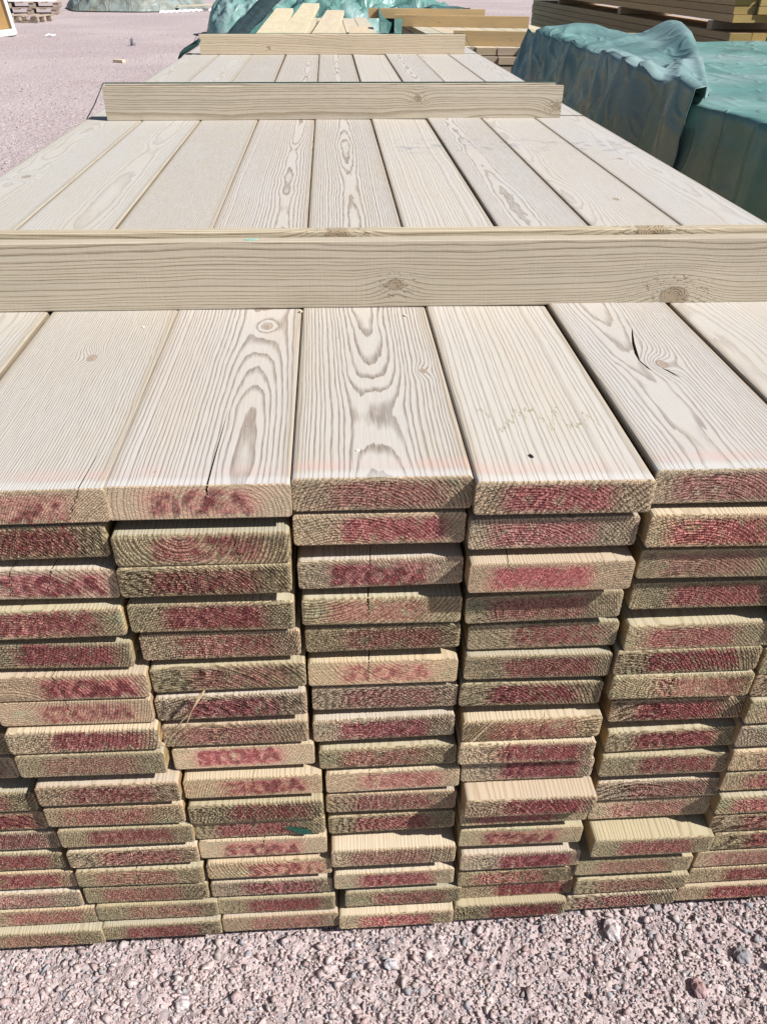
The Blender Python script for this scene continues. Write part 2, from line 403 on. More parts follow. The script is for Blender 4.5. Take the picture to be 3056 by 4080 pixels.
def stones(name, regions, seed):
    r = np.random.default_rng(seed)
    protos = []
    for k in range(28):
        bm = bmesh.new()
        for q in range(8):
            d = r.normal(size=3); d /= np.linalg.norm(d); bm.verts.new(tuple(d * r.uniform(.75, 1.2)))
        bmesh.ops.convex_hull(bm, input=bm.verts[:])
        loose = [v for v in bm.verts if not v.link_faces]; bmesh.ops.delete(bm, geom=loose, context='VERTS')
        bmesh.ops.triangulate(bm, faces=bm.faces[:]); bm.verts.index_update()
        protos.append((np.array([v.co[:] for v in bm.verts]), np.array([[v.index for v in f.verts] for f in bm.faces]))); bm.free()
    V = []; F_ = []; Cc = []; off = 0
    pal = np.array([(.56, .45, .44), (.52, .41, .41), (.60, .52, .515), (.34, .35, .38), (.50, .43, .40), (.62, .55, .53), (.45, .33, .325), (.55, .45, .45)])
    for (x0, x1, y0, y1, n, s0, s1, pw) in regions:
        px = r.uniform(x0, x1, n); py = r.uniform(y0, y1, n)
        sz = s0 + (s1 - s0) * r.random(n) ** pw
        for i in range(n):
            bv, bf = protos[r.integers(len(protos))]
            q = bv * (sz[i] * r.uniform(.6, 1.2, 3) * np.array([1, 1, .8]))
            a, b = r.uniform(0, 6.28), r.uniform(-.5, .5)
            ca, sa, cb, sb = math.cos(a), math.sin(a), math.cos(b), math.sin(b)
            q = q @ np.array([[ca, sa, 0], [-sa, ca, 0], [0, 0, 1]]) @ np.array([[1, 0, 0], [0, cb, sb], [0, -sb, cb]])
            q = q + np.array([px[i], py[i], sz[i] * r.uniform(.0, .55)])
            V.append(q); F_.append(bf + off); off += len(bv)
            c = pal[r.integers(len(pal))] * r.uniform(.72, .97)
            Cc.append(np.tile(np.append(c, 1.0), (len(bv), 1)))
    V = np.concatenate(V); F_ = np.concatenate(F_); Cc = np.concatenate(Cc)
    me = bpy.data.meshes.new(name)
    me.vertices.add(len(V)); me.vertices.foreach_set('co', V.astype(np.float32).ravel())
    me.loops.add(F_.size); me.loops.foreach_set('vertex_index', F_.astype(np.int32).ravel())
    me.polygons.add(len(F_)); me.polygons.foreach_set('loop_start', np.arange(0, F_.size, 3, dtype=np.int32))
    me.update(calc_edges=True)
    at = me.color_attributes.new('tint', 'FLOAT_COLOR', 'POINT'); at.data.foreach_set('color', Cc.astype(np.float32).ravel())
    me.materials.append(mat_stone())
    o = bpy.data.objects.new(name, me); C.objects.link(o)
    return o
gr = stones('gravel', [
    (-1.0, 1.15, -.33, .03, 46000, .0012, .0042, 1.4),
    (-1.0, 1.15, -.33, .02, 6500, .003, .0085, 2.2),
    (-1.0, 1.15, -.33, -.01, 50, .007, .012, 1.6),
    (-2.6, -.70, .5, 4.0, 9000, .003, .008, 1.8),
    (-4.2, -.9, 3.5, 9.0, 5000, .004, .011, 2.0),
    (-6.0, -.9, 6.5, 16.0, 900, .006, .016, 2.0)], 5)
tag(gr, 'loose crushed pink and grey stone lying over the yard', 'gravel', kind='stuff')

# ---------------------------------------------------------------- the big stack of boards
BW = 0.1438; BL = 4.0
# column, row, x, y, z of the underside, tilt (mrad), thickness - millimetres
PL = [
    (2, 17, -412.2, -10.0, 26.9, -7.1, 30.2), (2, 16, -414.4, -1.7, 62.4, -6.1, 31.2), (2, 15, -425.8, -1.2, 100.0, -17.6, 30.2), (2, 14, -425.8, 0.2, 138.6, -4.6, 31.9), (2, 13, -431.0, 0.7, 177.1, -10.0, 30.9),
    (2, 12, -428.6, 1.5, 215.2, -0.2, 31.2), (2, 11, -433.7, 1.0, 252.9, -6.3, 30.1), (2, 10, -433.0, -3.0, 290.9, -3.9, 30.7), (2, 9, -446.2, 8.2, 331.7, 2.0, 32.6), (2, 8, -444.6, 9.3, 368.5, 0.0, 31.4),
    (3, 1, -291.7, -1.4, 658.1, 1.3, 31.2), (3, 2, -298.4, 1.4, 621.5, 8.5, 32.2), (3, 3, -297.9, -0.1, 579.7, -22.4, 31.1), (3, 4, -298.3, -4.6, 538.0, 6.2, 31.8), (3, 5, -299.9, -0.5, 497.2, -33.7, 30.6),
    (3, 6, -290.8, -4.8, 459.1, -10.4, 30.8), (3, 7, -292.2, -4.4, 424.2, -16.6, 31.8), (3, 8, -290.0, -10.4, 391.1, -6.0, 29.7), (3, 9, -289.3, -10.5, 354.2, -16.4, 32.5), (3, 10, -281.7, -10.7, 307.1, -11.9, 30.7),
    (3, 11, -283.6, -7.2, 264.9, -24.9, 31.7), (3, 12, -278.4, -6.4, 225.9, -7.5, 30.6), (3, 13, -278.3, -4.8, 184.0, 1.0, 29.7), (3, 14, -277.8, -4.9, 142.7, -25.9, 30.8), (3, 15, -277.4, -1.9, 102.5, -20.2, 32.1),
    (3, 16, -270.3, -2.8, 64.2, -23.9, 31.0), (3, 17, -269.4, -6.9, 27.3, -3.8, 29.7), (4, 1, -148.8, 0.3, 656.7, -14.2, 31.5), (4, 2, -150.4, -2.9, 613.6, -7.1, 31.5), (4, 3, -151.4, -4.6, 581.8, -1.1, 30.6),
    (4, 4, -151.4, -0.6, 536.5, -15.4, 32.6), (4, 5, -147.9, 3.3, 498.4, -1.8, 31.4), (4, 6, -144.8, 2.5, 457.0, 9.6, 31.6), (4, 7, -145.8, 0.1, 419.9, 8.4, 30.7), (4, 8, -146.1, 1.2, 378.4, -2.8, 30.6),
    (4, 9, -141.5, 2.8, 339.7, -0.1, 32.0), (4, 10, -135.3, -3.4, 298.6, -5.7, 30.3), (4, 11, -135.2, -5.2, 256.6, 3.8, 30.6), (4, 12, -134.4, 0.8, 219.3, 6.3, 28.8), (4, 13, -133.6, -1.0, 183.3, -5.8, 31.1),
    (4, 14, -129.2, -3.3, 143.9, -1.3, 30.8), (4, 15, -130.2, -0.2, 99.7, -11.6, 29.1), (4, 16, -127.5, 0.1, 58.8, -21.9, 31.8), (4, 17, -124.3, -3.3, 23.8, -1.4, 31.3), (5, 1, -1.8, 4.7, 657.8, -13.5, 30.7),
    (5, 2, -3.9, 6.0, 623.2, -12.2, 31.3), (5, 3, -2.2, 6.9, 575.6, 9.0, 30.3), (5, 4, -1.2, 5.1, 532.6, -16.8, 30.8), (5, 5, 0.5, 9.0, 495.7, -0.7, 29.4), (5, 6, 0.7, 7.0, 451.2, -8.7, 31.0),
    (5, 7, 3.0, 10.5, 412.7, -13.1, 31.4), (5, 8, 2.7, 6.5, 371.1, 16.3, 30.8), (5, 9, 7.0, 4.5, 328.7, 0.4, 29.7), (5, 10, 12.8, 3.1, 289.4, 13.3, 31.4), (5, 11, 11.5, 4.7, 250.0, -15.7, 31.0),
    (5, 12, 13.3, 8.4, 205.9, 14.8, 31.2), (5, 13, 14.8, -6.5, 160.4, -5.7, 31.3), (5, 14, 16.8, -3.5, 108.9, 5.2, 30.5), (5, 15, 28.9, -0.5, 61.3, -7.3, 31.1), (5, 16, 20.8, -7.2, 22.4, 8.4, 29.5),
    (6, 1, 144.2, -6.7, 655.7, -25.1, 31.1), (6, 2, 142.5, -0.6, 619.2, -0.3, 30.8), (6, 3, 143.8, -9.0, 577.3, -6.9, 31.4), (6, 4, 147.2, 5.2, 529.7, 18.6, 31.6), (6, 5, 152.8, 11.9, 488.0, -2.4, 30.9),
    (6, 6, 150.9, 6.1, 452.5, -17.4, 30.6), (6, 7, 148.9, 7.3, 412.2, -27.8, 31.8), (6, 8, 154.7, 1.1, 366.3, 9.4, 30.8), (6, 9, 151.9, -2.7, 333.3, -16.5, 30.7), (6, 10, 158.5, 4.3, 295.3, -5.2, 31.2),
    (6, 11, 161.4, -18.1, 262.0, -9.0, 28.8), (6, 12, 160.6, -6.6, 230.2, 2.0, 31.0), (6, 13, 162.1, -2.9, 182.5, -18.8, 30.6), (6, 14, 166.4, -4.3, 135.2, -4.4, 31.5), (6, 15, 167.6, 0.6, 93.2, 9.8, 30.0),
    (6, 16, 172.8, 7.4, 52.4, -2.8, 31.2), (6, 17, 166.2, -3.2, 20.6, 4.8, 31.2), (7, 1, 294.1, 1.2, 660.3, -11.0, 32.2), (7, 2, 292.3, -6.9, 619.6, -20.1, 33.0), (7, 3, 295.9, 1.8, 578.0, -15.6, 31.6),
    (7, 4, 300.4, 9.6, 534.7, -8.4, 31.2), (7, 5, 303.3, 5.0, 486.3, 5.4, 31.4), (7, 6, 298.1, 3.1, 455.0, 1.3, 31.1), (7, 7, 298.4, 0.6, 421.4, -16.3, 32.3), (7, 8, 307.6, 7.9, 379.0, -9.0, 31.8),
    (7, 9, 312.7, 7.7, 332.4, 27.7, 30.2), (7, 10, 311.1, 4.3, 292.4, -6.7, 32.6), (7, 11, 314.1, 6.6, 245.8, -2.9, 31.9), (7, 12, 315.5, 11.3, 203.4, 2.7, 32.8), (7, 13, 319.5, -11.3, 160.6, -7.5, 32.4),
    (7, 14, 310.3, -2.5, 108.0, -12.3, 30.7), (7, 15, 317.2, -0.6, 62.9, 14.1, 29.9), (7, 16, 310.9, 0.5, 23.9, 24.9, 30.5), (8, 6, 446.9, 3.1, 447.8, -0.3, 31.1), (8, 7, 447.7, 3.3, 415.4, 0.3, 31.1),
    (8, 8, 448.8, -2.0, 379.5, -1.9, 33.2), (8, 9, 450.0, -0.6, 340.7, 1.4, 32.0), (8, 10, 452.2, -1.9, 301.3, -0.0, 31.3), (8, 11, 454.6, 0.4, 262.1, -1.9, 31.5), (8, 12, 457.4, -3.3, 222.7, 2.0, 30.9),
    (8, 13, 460.3, -0.8, 184.4, -1.5, 31.3), (8, 14, 471.2, -0.5, 145.9, -0.4, 31.8), (8, 15, 461.5, 1.4, 106.7, 5.5, 31.3), (8, 16, 462.9, 3.1, 67.8, -0.2, 30.5), (8, 17, 455.0, 0.8, 29.6, -5.4, 30.3),
]

# checks and splits seen at the board ends: x, lean (mm), depth fraction, width mm, length mm
CR = {(4, 1): [(8, -4, .93, 1.1, 132)], (3, 1): [(53, -14, .93, .7, 60)], (3, 3): [(20, -9, .93, .9, 40), (-13, -5, .9, .6, 25)],
      (3, 6): [(-12, 6, .9, .8, 40)], (3, 7): [(-6, 3, .9, .6, 30)], (4, 2): [(26, 4, .9, .5, 20)], (4, 9): [(11, 7, .93, .8, 30)],
      (4, 13): [(2, -6, .9, 1.0, 50)], (5, 3): [(-9.5, 0, .9, .5, 70)], (5, 4): [(-13, 1, .92, 1.1, 50)], (5, 6): [(-14, 0, .9, .9, 40)],
      (6, 3): [(-39, 5, .3, .8, 45)], (6, 8): [(11, -4, .9, .5, 15)], (6, 13): [(-13, -5, .9, .6, 25)], (7, 7): [(-10, -8, .93, .9, 30)],
      (3, 14): [(-3, 0, .93, 1.0, 40)], (4, 10): [(0, 1, .5, .5, 20)], (5, 10): [(-25, 0, .4, .9, 30)], (4, 14): [(-32, -6, .6, .5, 10)]}
# growth-ring set-up of the boards whose faces show: pith x, pith z, ring spacing, wander, knot, grain
TOPS = {1: (-30, -60, 2.6, .02, (-.02, 1.1, .008), .35), 2: (20, -45, 2.8, .025, (.03, .62, .006), .38), 3: (120, -45, 1.9, .018, (.005, .25, .005), .95),
        4: (34, 2, 3.3, .024, (.035, .33, .004), 1.0), 5: (0, -12, 2.9, .014, (.052, .20, .0035), 1.05), 6: (130, -60, 4.6, .02, (9, 9, 0), .6),
        7: (-20, -34, 2.1, .02, (.004, .205, .006), .8), 8: (-60, -60, 2.6, .022, (.02, .9, .006), .38), 9: (30, -70, 2.4, .02, (-.01, 1.25, .006), .33)}
TONES = [(1, 1, 1), (1.05, 1.0, .93), (.94, .96, .94), (1.02, .98, 1.0), (.9, .93, .9), (1.08, 1.05, 1.0)]
OLV = [(1, 1, 1), (.92, .94, .84), (.86, .88, .78), (1.04, 1.0, .9), (.95, .9, .85), (1.1, 1.08, 1.02), (.8, .82, .74)]
COLN = {1: 'outer left', 2: 'inner left', 3: 'third', 4: 'fourth', 5: 'centre', 6: 'sixth', 7: 'seventh', 8: 'inner right', 9: 'outer right'}
ORD = ['top', 'second', 'third', 'fourth', 'fifth', 'sixth', 'seventh', 'eighth', 'ninth', 'tenth', 'eleventh', 'twelfth', 'thirteenth', 'fourteenth', 'fifteenth', 'sixteenth', 'lowest']

# stamped word as a mesh standing on the end face
def word_mesh(word, cx, cz, wid, hgt, name='stamped_word', rot=0.0, shear=0.0):
    cu = bpy.data.curves.new('word_curve', 'FONT'); cu.body = word; cu.size = 0.03; cu.offset = 0.0015
    cu.align_x = 'CENTER'; cu.align_y = 'CENTER'
    to = bpy.data.objects.new('word_tmp', cu); C.objects.link(to)
    dg = bpy.context.evaluated_depsgraph_get(); me0 = to.evaluated_get(dg).to_mesh()
    v = np.array([q.co[:] for q in me0.vertices]); f = [tuple(reversed(p_.vertices)) if False else tuple(p_.vertices) for p_ in me0.polygons]
    to.evaluated_get(dg).to_mesh_clear(); bpy.data.objects.remove(to)
    mn, mx_ = v.min(0), v.max(0)
    x = (v[:, 0] - (mn[0] + mx_[0]) / 2) / (mx_[0] - mn[0]) * wid + cx
    z = (v[:, 1] - (mn[1] + mx_[1]) / 2) / (mx_[1] - mn[1]) * hgt + cz
    x0_, z0_ = x - cx, z - cz; x0_ = x0_ + shear * z0_
    x = cx + x0_ * math.cos(rot) - z0_ * math.sin(rot); z = cz + x0_ * math.sin(rot) + z0_ * math.cos(rot)
    me = bpy.data.meshes.new(name); me.from_pydata([(a, -0.0006, b) for a, b in zip(x, z)], [], f); me.update()
    me.materials.append(M_INK); return me
INKX = [-.008, -.004, 0.0, .003, .006, .009, .012, .015, .019, .001, .010, .005]
DZ = [0, .002, -.003, .001, .004, -.002, 0, .003, -.001, -.004, .002, 0]
WW = [.080, .084, .088, .078, .090, .082, .086, .080, .084, .087, .079, .085]
HH = [.0215, .023, .022, .024, .0225, .021, .0235, .022, .023, .0225, .024, .0215]
RR = [0, .03, -.04, .01, .05, -.02, .06, -.05, .02, -.07, .0, -.03]
SH = [0, .05, .1, -.05, .15, 0, 0, .1, -.08, .05, .12, 0]
WORDS = [word_mesh('STORA', cx, .0155 + dz_, w_, h_, rot=r_, shear=sh_) for cx, dz_, w_, h_, r_, sh_ in zip(INKX, DZ, WW, HH, RR, SH)]

# the sawn end of a board: a fine grid that the end-grain relief displaces; slots are left open at the checks
GX, GZ = 176, 38
def cap_grid(W, T, rc, skirt):
    xs = np.linspace(-W / 2, W / 2, GX + 1); zz = np.linspace(0, T, GZ + 1)
    X, Z = np.meshgrid(xs, zz, indexing='ij')
    # round the corners by pulling the grid in
    cx = np.clip(X, -W / 2 + rc, W / 2 - rc); cz = np.clip(Z, rc, T - rc)
    dx, dz = X - cx, Z - cz
    mx = np.maximum(np.abs(dx), np.abs(dz)); l = np.hypot(dx, dz); k = np.where(l > 1e-9, mx / np.maximum(l, 1e-9), 1)
    return cx + dx * k, cz + dz * k
def cap_mesh(W, T, rc, skirt, slots=(), name='sawn_end'):
    X, Z = cap_grid(W, T, rc, skirt)
    V = np.stack([X.ravel(), np.zeros(X.size), Z.ravel()], 1)
    idx = np.arange(X.size).reshape(X.shape)
    keep = np.ones((GX, GZ), bool)
    xc = (X[:-1, :-1] + X[1:, 1:]) / 2; zc = (Z[:-1, :-1] + Z[1:, 1:]) / 2
    for (x0, wd, dep, lean, sd) in slots:
        tt = (T - zc) / dep
        xl = x0 + lean * tt + .0009 * np.sin(zc * 900 + sd) * np.minimum(1, tt * 3)
        keep &= ~((np.abs(xc - xl) < np.maximum(wd * (1 - .6 * tt), W / GX * .51)) & (tt < 1))
    a = idx[:-1, :-1][keep]; b = idx[1:, :-1][keep]; c = idx[1:, 1:][keep]; d = idx[:-1, 1:][keep]
    F_ = np.stack([a, b, c, d], 1).tolist()
    loop = list(idx[:, 0]) + list(idx[-1, 1:]) + list(idx[-2::-1, -1]) + list(idx[0, -2:0:-1])
    n0 = len(V); back = V[loop].copy(); back[:, 1] = skirt
    V = np.concatenate([V, back])
    for k in range(len(loop)):
        k2 = (k + 1) % len(loop); F_.append([int(loop[k]), n0 + k, n0 + k2, int(loop[k2])])
    me = bpy.data.meshes.new(name); me.from_pydata(V.tolist(), [], F_); me.update()
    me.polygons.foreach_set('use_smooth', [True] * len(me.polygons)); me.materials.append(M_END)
    return me
def word_on_grid(me_word, W, T, rc, name='stamped_word'):
    """the stamped word cut out of the same grid, so the ink follows the torn fibres"""
    X, Z = cap_grid(W, T, rc, 0)
    v = np.array([q.co[:] for q in me_word.vertices]); me_word.calc_loop_triangles()
    xc = (X[:-1, :-1] + X[1:, 1:]) / 2; zc = (Z[:-1, :-1] + Z[1:, 1:]) / 2
    ins = np.zeros(xc.shape, bool)
    for t_ in me_word.loop_triangles:
        A_, B_, C_ = [v[i][[0, 2]] for i in t_.vertices]
        def e(P1, P2): return (P2[0] - P1[0]) * (zc - P1[1]) - (P2[1] - P1[1]) * (xc - P1[0])
        e1, e2, e3 = e(A_, B_), e(B_, C_), e(C_, A_)
        ins |= ((e1 >= 0) & (e2 >= 0) & (e3 >= 0)) | ((e1 <= 0) & (e2 <= 0) & (e3 <= 0))
    idx = np.arange(X.size).reshape(X.shape)
    q = np.stack([idx[:-1, :-1][ins], idx[1:, :-1][ins], idx[1:, 1:][ins], idx[:-1, 1:][ins]], 1)
    used, inv = np.unique(q, return_inverse=True)
    V = np.stack([X.ravel()[used], np.full(len(used), -.00022), Z.ravel()[used]], 1)
    me = bpy.data.meshes.new(name); me.from_pydata(V.tolist(), [], inv.reshape(q.shape).tolist()); me.update()
    me.polygons.foreach_set('use_smooth', [True] * len(me.polygons)); me.materials.append(M_INK); return me
CAP0 = cap_mesh(BW, .031, .0036, .0016)
WORDS = [word_on_grid(w_, BW, .031, .0036) for w_ in WORDS]

# complete the two outer columns from their neighbours
zs = {}
for c_, r_, x_, y_, z_, t_, T_ in PL: zs[(c_, r_)] = (x_, y_, z_, t_, T_)
def zrow(row, c0):
    if (c0, row) in zs: return zs[(c0, row)][2]
    alt = 3 if c0 == 2 else 7
    k = row if (alt, row) in zs else row - 1
    return zs[(alt, k)][2]
full = dict(zs)
for row in range(1, 18):
    for c_, src in ((1, 2), (2, 2), (8, 8), (9, 8)):
        if (c_, row) in full: continue
        xs = {1: -590, 2: -441, 8: 445, 9: 590}[c_]
        z_ = zrow(row, src)
        if row <= 7 and c_ in (8, 9) and not (c_ == 8 and row >= 6): z_ = 690 - 31 - (row - 1) * 38.2 - (3 if row > 1 else 0)
        if row <= 7 and c_ in (1, 2): z_ = 690 - 31 - (row - 1) * 39.0 - (2 if row > 1 else 0)
        full[(c_, row)] = (xs + rnd.uniform(-2, 2), rnd.uniform(-4, 4), z_, 0.0, 31.0)

lab_used = set()
for (c_, row), (x_, y_, z_, t_, T_) in sorted(full.items()):
    nts = []
    for (cx, lean, df, wd, ln) in CR.get((c_, row), []):
        T = T_ / 1000; l = ln / 1000
        nts.append(((0, l * .35, l * .7, l), (cx / 1000, cx / 1000 + .0012, cx / 1000 + .0028, cx / 1000 + .004), (wd / 1500, wd / 1900, wd / 3000, 1e-5),
                    (T * df, T * df * .8, T * df * .5, 3e-5), lean / 1000, .0007))
    if (c_, row) == (7, 1):
        nts.append(((.188, .196, .215, .232, .26, .29, .303), (-.012, -.014, -.0165, -.014, -.008, .0005, .0045), (1e-5, .0011, .0007, .0018, .0015, .0008, 1e-5),
                    (3e-5, .006, .006, .012, .012, .005, 3e-5), .001, .0006))
        nts.append(((.172, .18, .19, .197), (.012, .008, .004, .0), (1e-5, .0012, .0015, 1e-5), (3e-5, .004, .005, 3e-5), .001, .0005))
    bw = BW if row > 1 else .1464
    if row == 1:
        xj_ = -664 + 147.6 * (c_ - .5) + (0 if c_ < 6 else .8); xf_ = {3: -291.7, 4: -148.3, 5: -1.8, 6: 144.6, 7: 293.0}.get(c_, xj_); x_ = xf_; t_ *= .5; z_ = 690 - T_ + {7: 2.0, 6: -.4, 8: .8, 9: .3, 4: -.3}.get(c_, 0)
    o = board_mesh('deck_board', bw, T_ / 1000, BL, [M_TOP, M_SIDE, M_END0], notches=nts, seed=c_ * 31 + row, jit=.0002, rc=.0036,
                   bow=rnd.uniform(-.0012, .0012) if row > 1 else 0.0, y_start=.0016)
    o.location = (x_ / 1000, y_ / 1000, z_ / 1000); o.rotation_euler = (0, -t_ / 1000, -math.atan2((xj_ - xf_) / 1000, 1.9) if row == 1 else rnd.uniform(-.0012, .0012))
    sl_ = [(n_[1][0], n_[2][0], n_[3][0] * .031 / (T_ / 1000), n_[4], c_ + row) for n_ in nts if n_[0][0] == 0]
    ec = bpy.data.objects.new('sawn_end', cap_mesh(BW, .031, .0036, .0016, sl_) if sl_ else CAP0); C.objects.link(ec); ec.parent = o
    ec.scale = (bw / BW, 1, T_ / 31.0)
    coarse = rnd.random() ** .6; inkx = rnd.randrange(len(INKX))
    if row == 1:
        px, pz, sp, wan, kn, gr_ = TOPS[c_]
        wood_props(o, px, pz, sp, 1.0, gr_, kn, {1: (.95, .95, .93), 2: (.96, .96, .94), 3: (.98, .97, .94), 4: (1, .975, .955), 5: (.99, .97, .94), 6: (1.03, 1.01, .97), 7: (.98, .97, .96), 8: (1.0, .98, .95), 9: (.97, .965, .97)}[c_], wan, coarse, INKX[inkx], seed=.13 * c_)
        if c_ == 5: o['dome'] = [.002, .105, .009]
        if c_ == 4: o['dome'] = [.036, .33, .010]
        if c_ == 6: o['stain'] = 1.0
        if c_ in (6, 7, 8, 9): o['smudge'] = 1.0
    else:
        side = rnd.choice((-1, 1))
        wood_props(o, rnd.choice((rnd.uniform(-75, -25), rnd.uniform(-30, 75))), (rnd.uniform(-75, 6) if side < 0 else rnd.uniform(28, 95)), rnd.uniform(1.9, 3.6), rnd.uniform(.0, .35), rnd.uniform(.5, .9),
                   (9, 9, 0), rnd.choice(OLV), .02, coarse, INKX[inkx])
    st = bpy.data.objects.new('stamped_word', WORDS[inkx]); C.objects.link(st); st.parent = ec
    copy_props(o, st); copy_props(o, ec)
    rowtxt = ORD[min(row, 17) - 1] if not (row == 16 and c_ in (5, 7)) else 'lowest'
    if (c_, row) in CR and row > 1: feat = 'split red-stamped board end'
    elif (c_, row) in ((5, 13), (7, 13), (6, 11)): feat = 'jutting board end with pale top'
    elif row == 1: feat = 'weathered grey board'
    elif coarse > .66: feat = 'rough red-stamped board end'
    elif coarse > .33: feat = 'brown red-stamped board end'
    else: feat = 'tan red-stamped board end'
    if row == 1:
        extra = {4: ' with long split', 5: ' with oval grain', 6: ' with straight grain', 7: ' with black split', 3: ' with fine grain'}.get(c_, '')
        lb = '%s%s, topmost in the %s column of the stack' % (feat, extra, COLN[c_])
    elif rowtxt == 'lowest': lb = '%s, lowest in the %s column just above gravel' % (feat, COLN[c_])
    else: lb = '%s, %s from top in the %s column' % (feat, rowtxt, COLN[c_])
    tag(o, lb, 'board', 'boards of the big strapped stack')
    if (c_, row) == (4, 12):
        pm = []
        for (bx, bz, rr_) in ((.036, .015, .0045), (.041, .012, .0055), (.047, .009, .006), (.052, .0075, .005), (.031, .0185, .003)):
            pm.append((bx, bz, rr_))
        bm = bmesh.new()
        for k, (bx, bz, rr_) in enumerate(pm):
            vs = [bm.verts.new((bx + rr_ * 1.3 * math.cos(a) * rnd.uniform(.7, 1.1), -.0024 - .0002 * k, bz + rr_ * math.sin(a) * rnd.uniform(.7, 1.1))) for a in np.linspace(0, 6.28, 15)[:-1]]
            bm.faces.new(vs)
        me = bpy.data.meshes.new('paint_mark'); bm.to_mesh(me); bm.free(); me.materials.append(mat_plain('dark_green_paint', (.015, .09, .06), .5, .3, 300, .0006))
        po = bpy.data.objects.new('paint_mark', me); C.objects.link(po); po.parent = ec; po['label'] = 'dark green smear of paint'

# bearers carrying the stack
for k, yb in enumerate((.55, 1.9, 3.3)):
    b = board_mesh('bearer', .09, .0265, 1.30, [M_GREYT, M_GREYT, M_GREYT], seed=k)
    b.rotation_euler = (0, 0, -math.pi / 2); b.location = (-.65, yb, 0.0)
    wood_props(b, 20, -30, 4, 0, .6)
    tag(b, 'low timber bearer under the big stack of boards', 'bearer', 'bearers under the big stack')

# ---------------------------------------------------------------- battens laid across the boards
ZT = .690
def batten(x0, y, L, h, t, yaw, px, pz, sp, knot, label, mat=None, z0=None, tone=(1, 1, 1), wander=.02, grain=.9, seed=None, end=None, grp='battens across the big stack', lift=0.0):
    mt = mat or M_BAT
    o = board_mesh('batten', h, t, L, [mt, mt, end or M_END0], rc=.0012, seed=int(L * 1000) + int(y * 100), jit=.0006)
    # local y runs along world x, local x stands up, local z looks back at the viewer
    o.matrix_world = Matrix.Translation((x0, y, (ZT if z0 is None else z0) + h / 2 + .0004)) @ Matrix.Rotation(yaw, 4, 'Z') @ Matrix.Rotation(lift, 4, 'Y') @ Matrix(((0, 1, 0, 0), (0, 0, -1, 0), (1, 0, 0, 0), (0, 0, 0, 1))) @ Matrix.Scale(1, 4)
    if o.matrix_world.determinant() < 0: pass
    wood_props(o, px, pz, sp, 0, grain, knot, tone, wander, .5, 9.0, seed)
    tag(o, label, 'batten', grp); return o
b1_ = batten(-.60, .399, 1.19, .078, .017, R_(.15), 70, -45, 3.6, (-.012, .636, .0065), 'tan edge-laid batten with round knot, front of the nearest pair', seed=.21, wander=.02)
b1_['knotb'] = [-.030, .975, .011]
b2_ = batten(-.595, .4185, 1.19, .0835, .017, R_(.1), 90, -30, 4.0, (.03, .98, .008), 'slightly taller batten standing behind the nearest batten', seed=.4, tone=(1.04, 1.02, .95))
b2_['knot'] = [.036, .565, .009]; b2_['knotb'] = [.036, .935, .012]
b3_ = batten(-.603, 1.757, 1.19, .077, .017, R_(2.6), -45, -25, 5.2, (.008, 1.155, .007), 'batten of the middle pair, knot at its right end', seed=.63, wander=.025)
b3_['knotb'] = [-.026, .125, .007]; b3_['knot'] = [.010, .80, .007]
b3_['knotb'] = [-.012, 1.175, .008]
batten(-.60, 1.777, 1.17, .081, .015, R_(2.6), 60, -25, 4.0, (9, 9, 0), 'thin batten standing behind the middle batten', seed=.5)
batten(-.595, 3.545, 1.19, .078, .018, R_(4.2), 60, -45, 4.6, (-.01, .30, .005), 'farthest batten on the big stack', seed=.9, tone=(1.1, 1.05, .98), wander=.03)

# strapping
M_STRAP = mat_plain('dark_green_strap', (.03, .075, .06), .45, .2, 60, .0003)
M_STRAPL = mat_plain('pale_green_strap', (.16, .32, .24), .45, .2, 60, .0003)
def ribbon(name, pts, wid, th, mat, label, cat='strap', side=(0, 1, 0), smooth=False, grp=None, parent=None):
    V = []; F_ = []
    sv = Vector(side).normalized()
    P_ = [Vector(p) for p in pts]
    for i, p in enumerate(P_):
        d = (P_[min(i + 1, len(P_) - 1)] - P_[max(i - 1, 0)]).normalized()
        nn = d.cross(sv).normalized() * th / 2
        for a, b in ((-1, -1), (1, -1), (1, 1), (-1, 1)): V.append(p + sv * wid / 2 * a + nn * b)
    for i in range(len(P_) - 1):
        for k in range(4):
            k2 = (k + 1) % 4; F_.append((i * 4 + k, i * 4 + k2, i * 4 + 4 + k2, i * 4 + 4 + k))
    F_.append((3, 2, 1, 0)); n = (len(P_) - 1) * 4; F_.append((n, n + 1, n + 2, n + 3))
    o = mesh_obj(name, V, F_, mat, smooth=smooth, parent=parent)
    if label: tag(o, label, cat, grp)
    return o
def strap_at(y0, yaw, xl, xr, top, label, mat, wid):
    dy = math.tan(yaw)
    f = lambda x, z: (x, y0 + dy * x, z)
    ribbon('strap', [f(-.668, .02), f(-.670, .3), f(-.667, .66), f(-.661, ZT + .001), f(xl - .03, ZT + .035 * top / .083), f(xl, ZT + top), f(0, ZT + top + .0005), f(xr, ZT + top),
                     f(xr + .03, ZT + .035 * top / .083), f(.664, ZT + .001), f(.668, .66), f(.671, .3), f(.668, .02)], wid, .0012, mat, label)
strap_at(1.80, R_(2.6), -.605, .575, .0825, 'thin green strap over the middle battens and down the stack sides', M_STRAP, .012)
strap_at(3.60, R_(4.2), -.60, .59, .080, 'green strap over the farthest batten and down the stack sides', M_STRAP, .016)

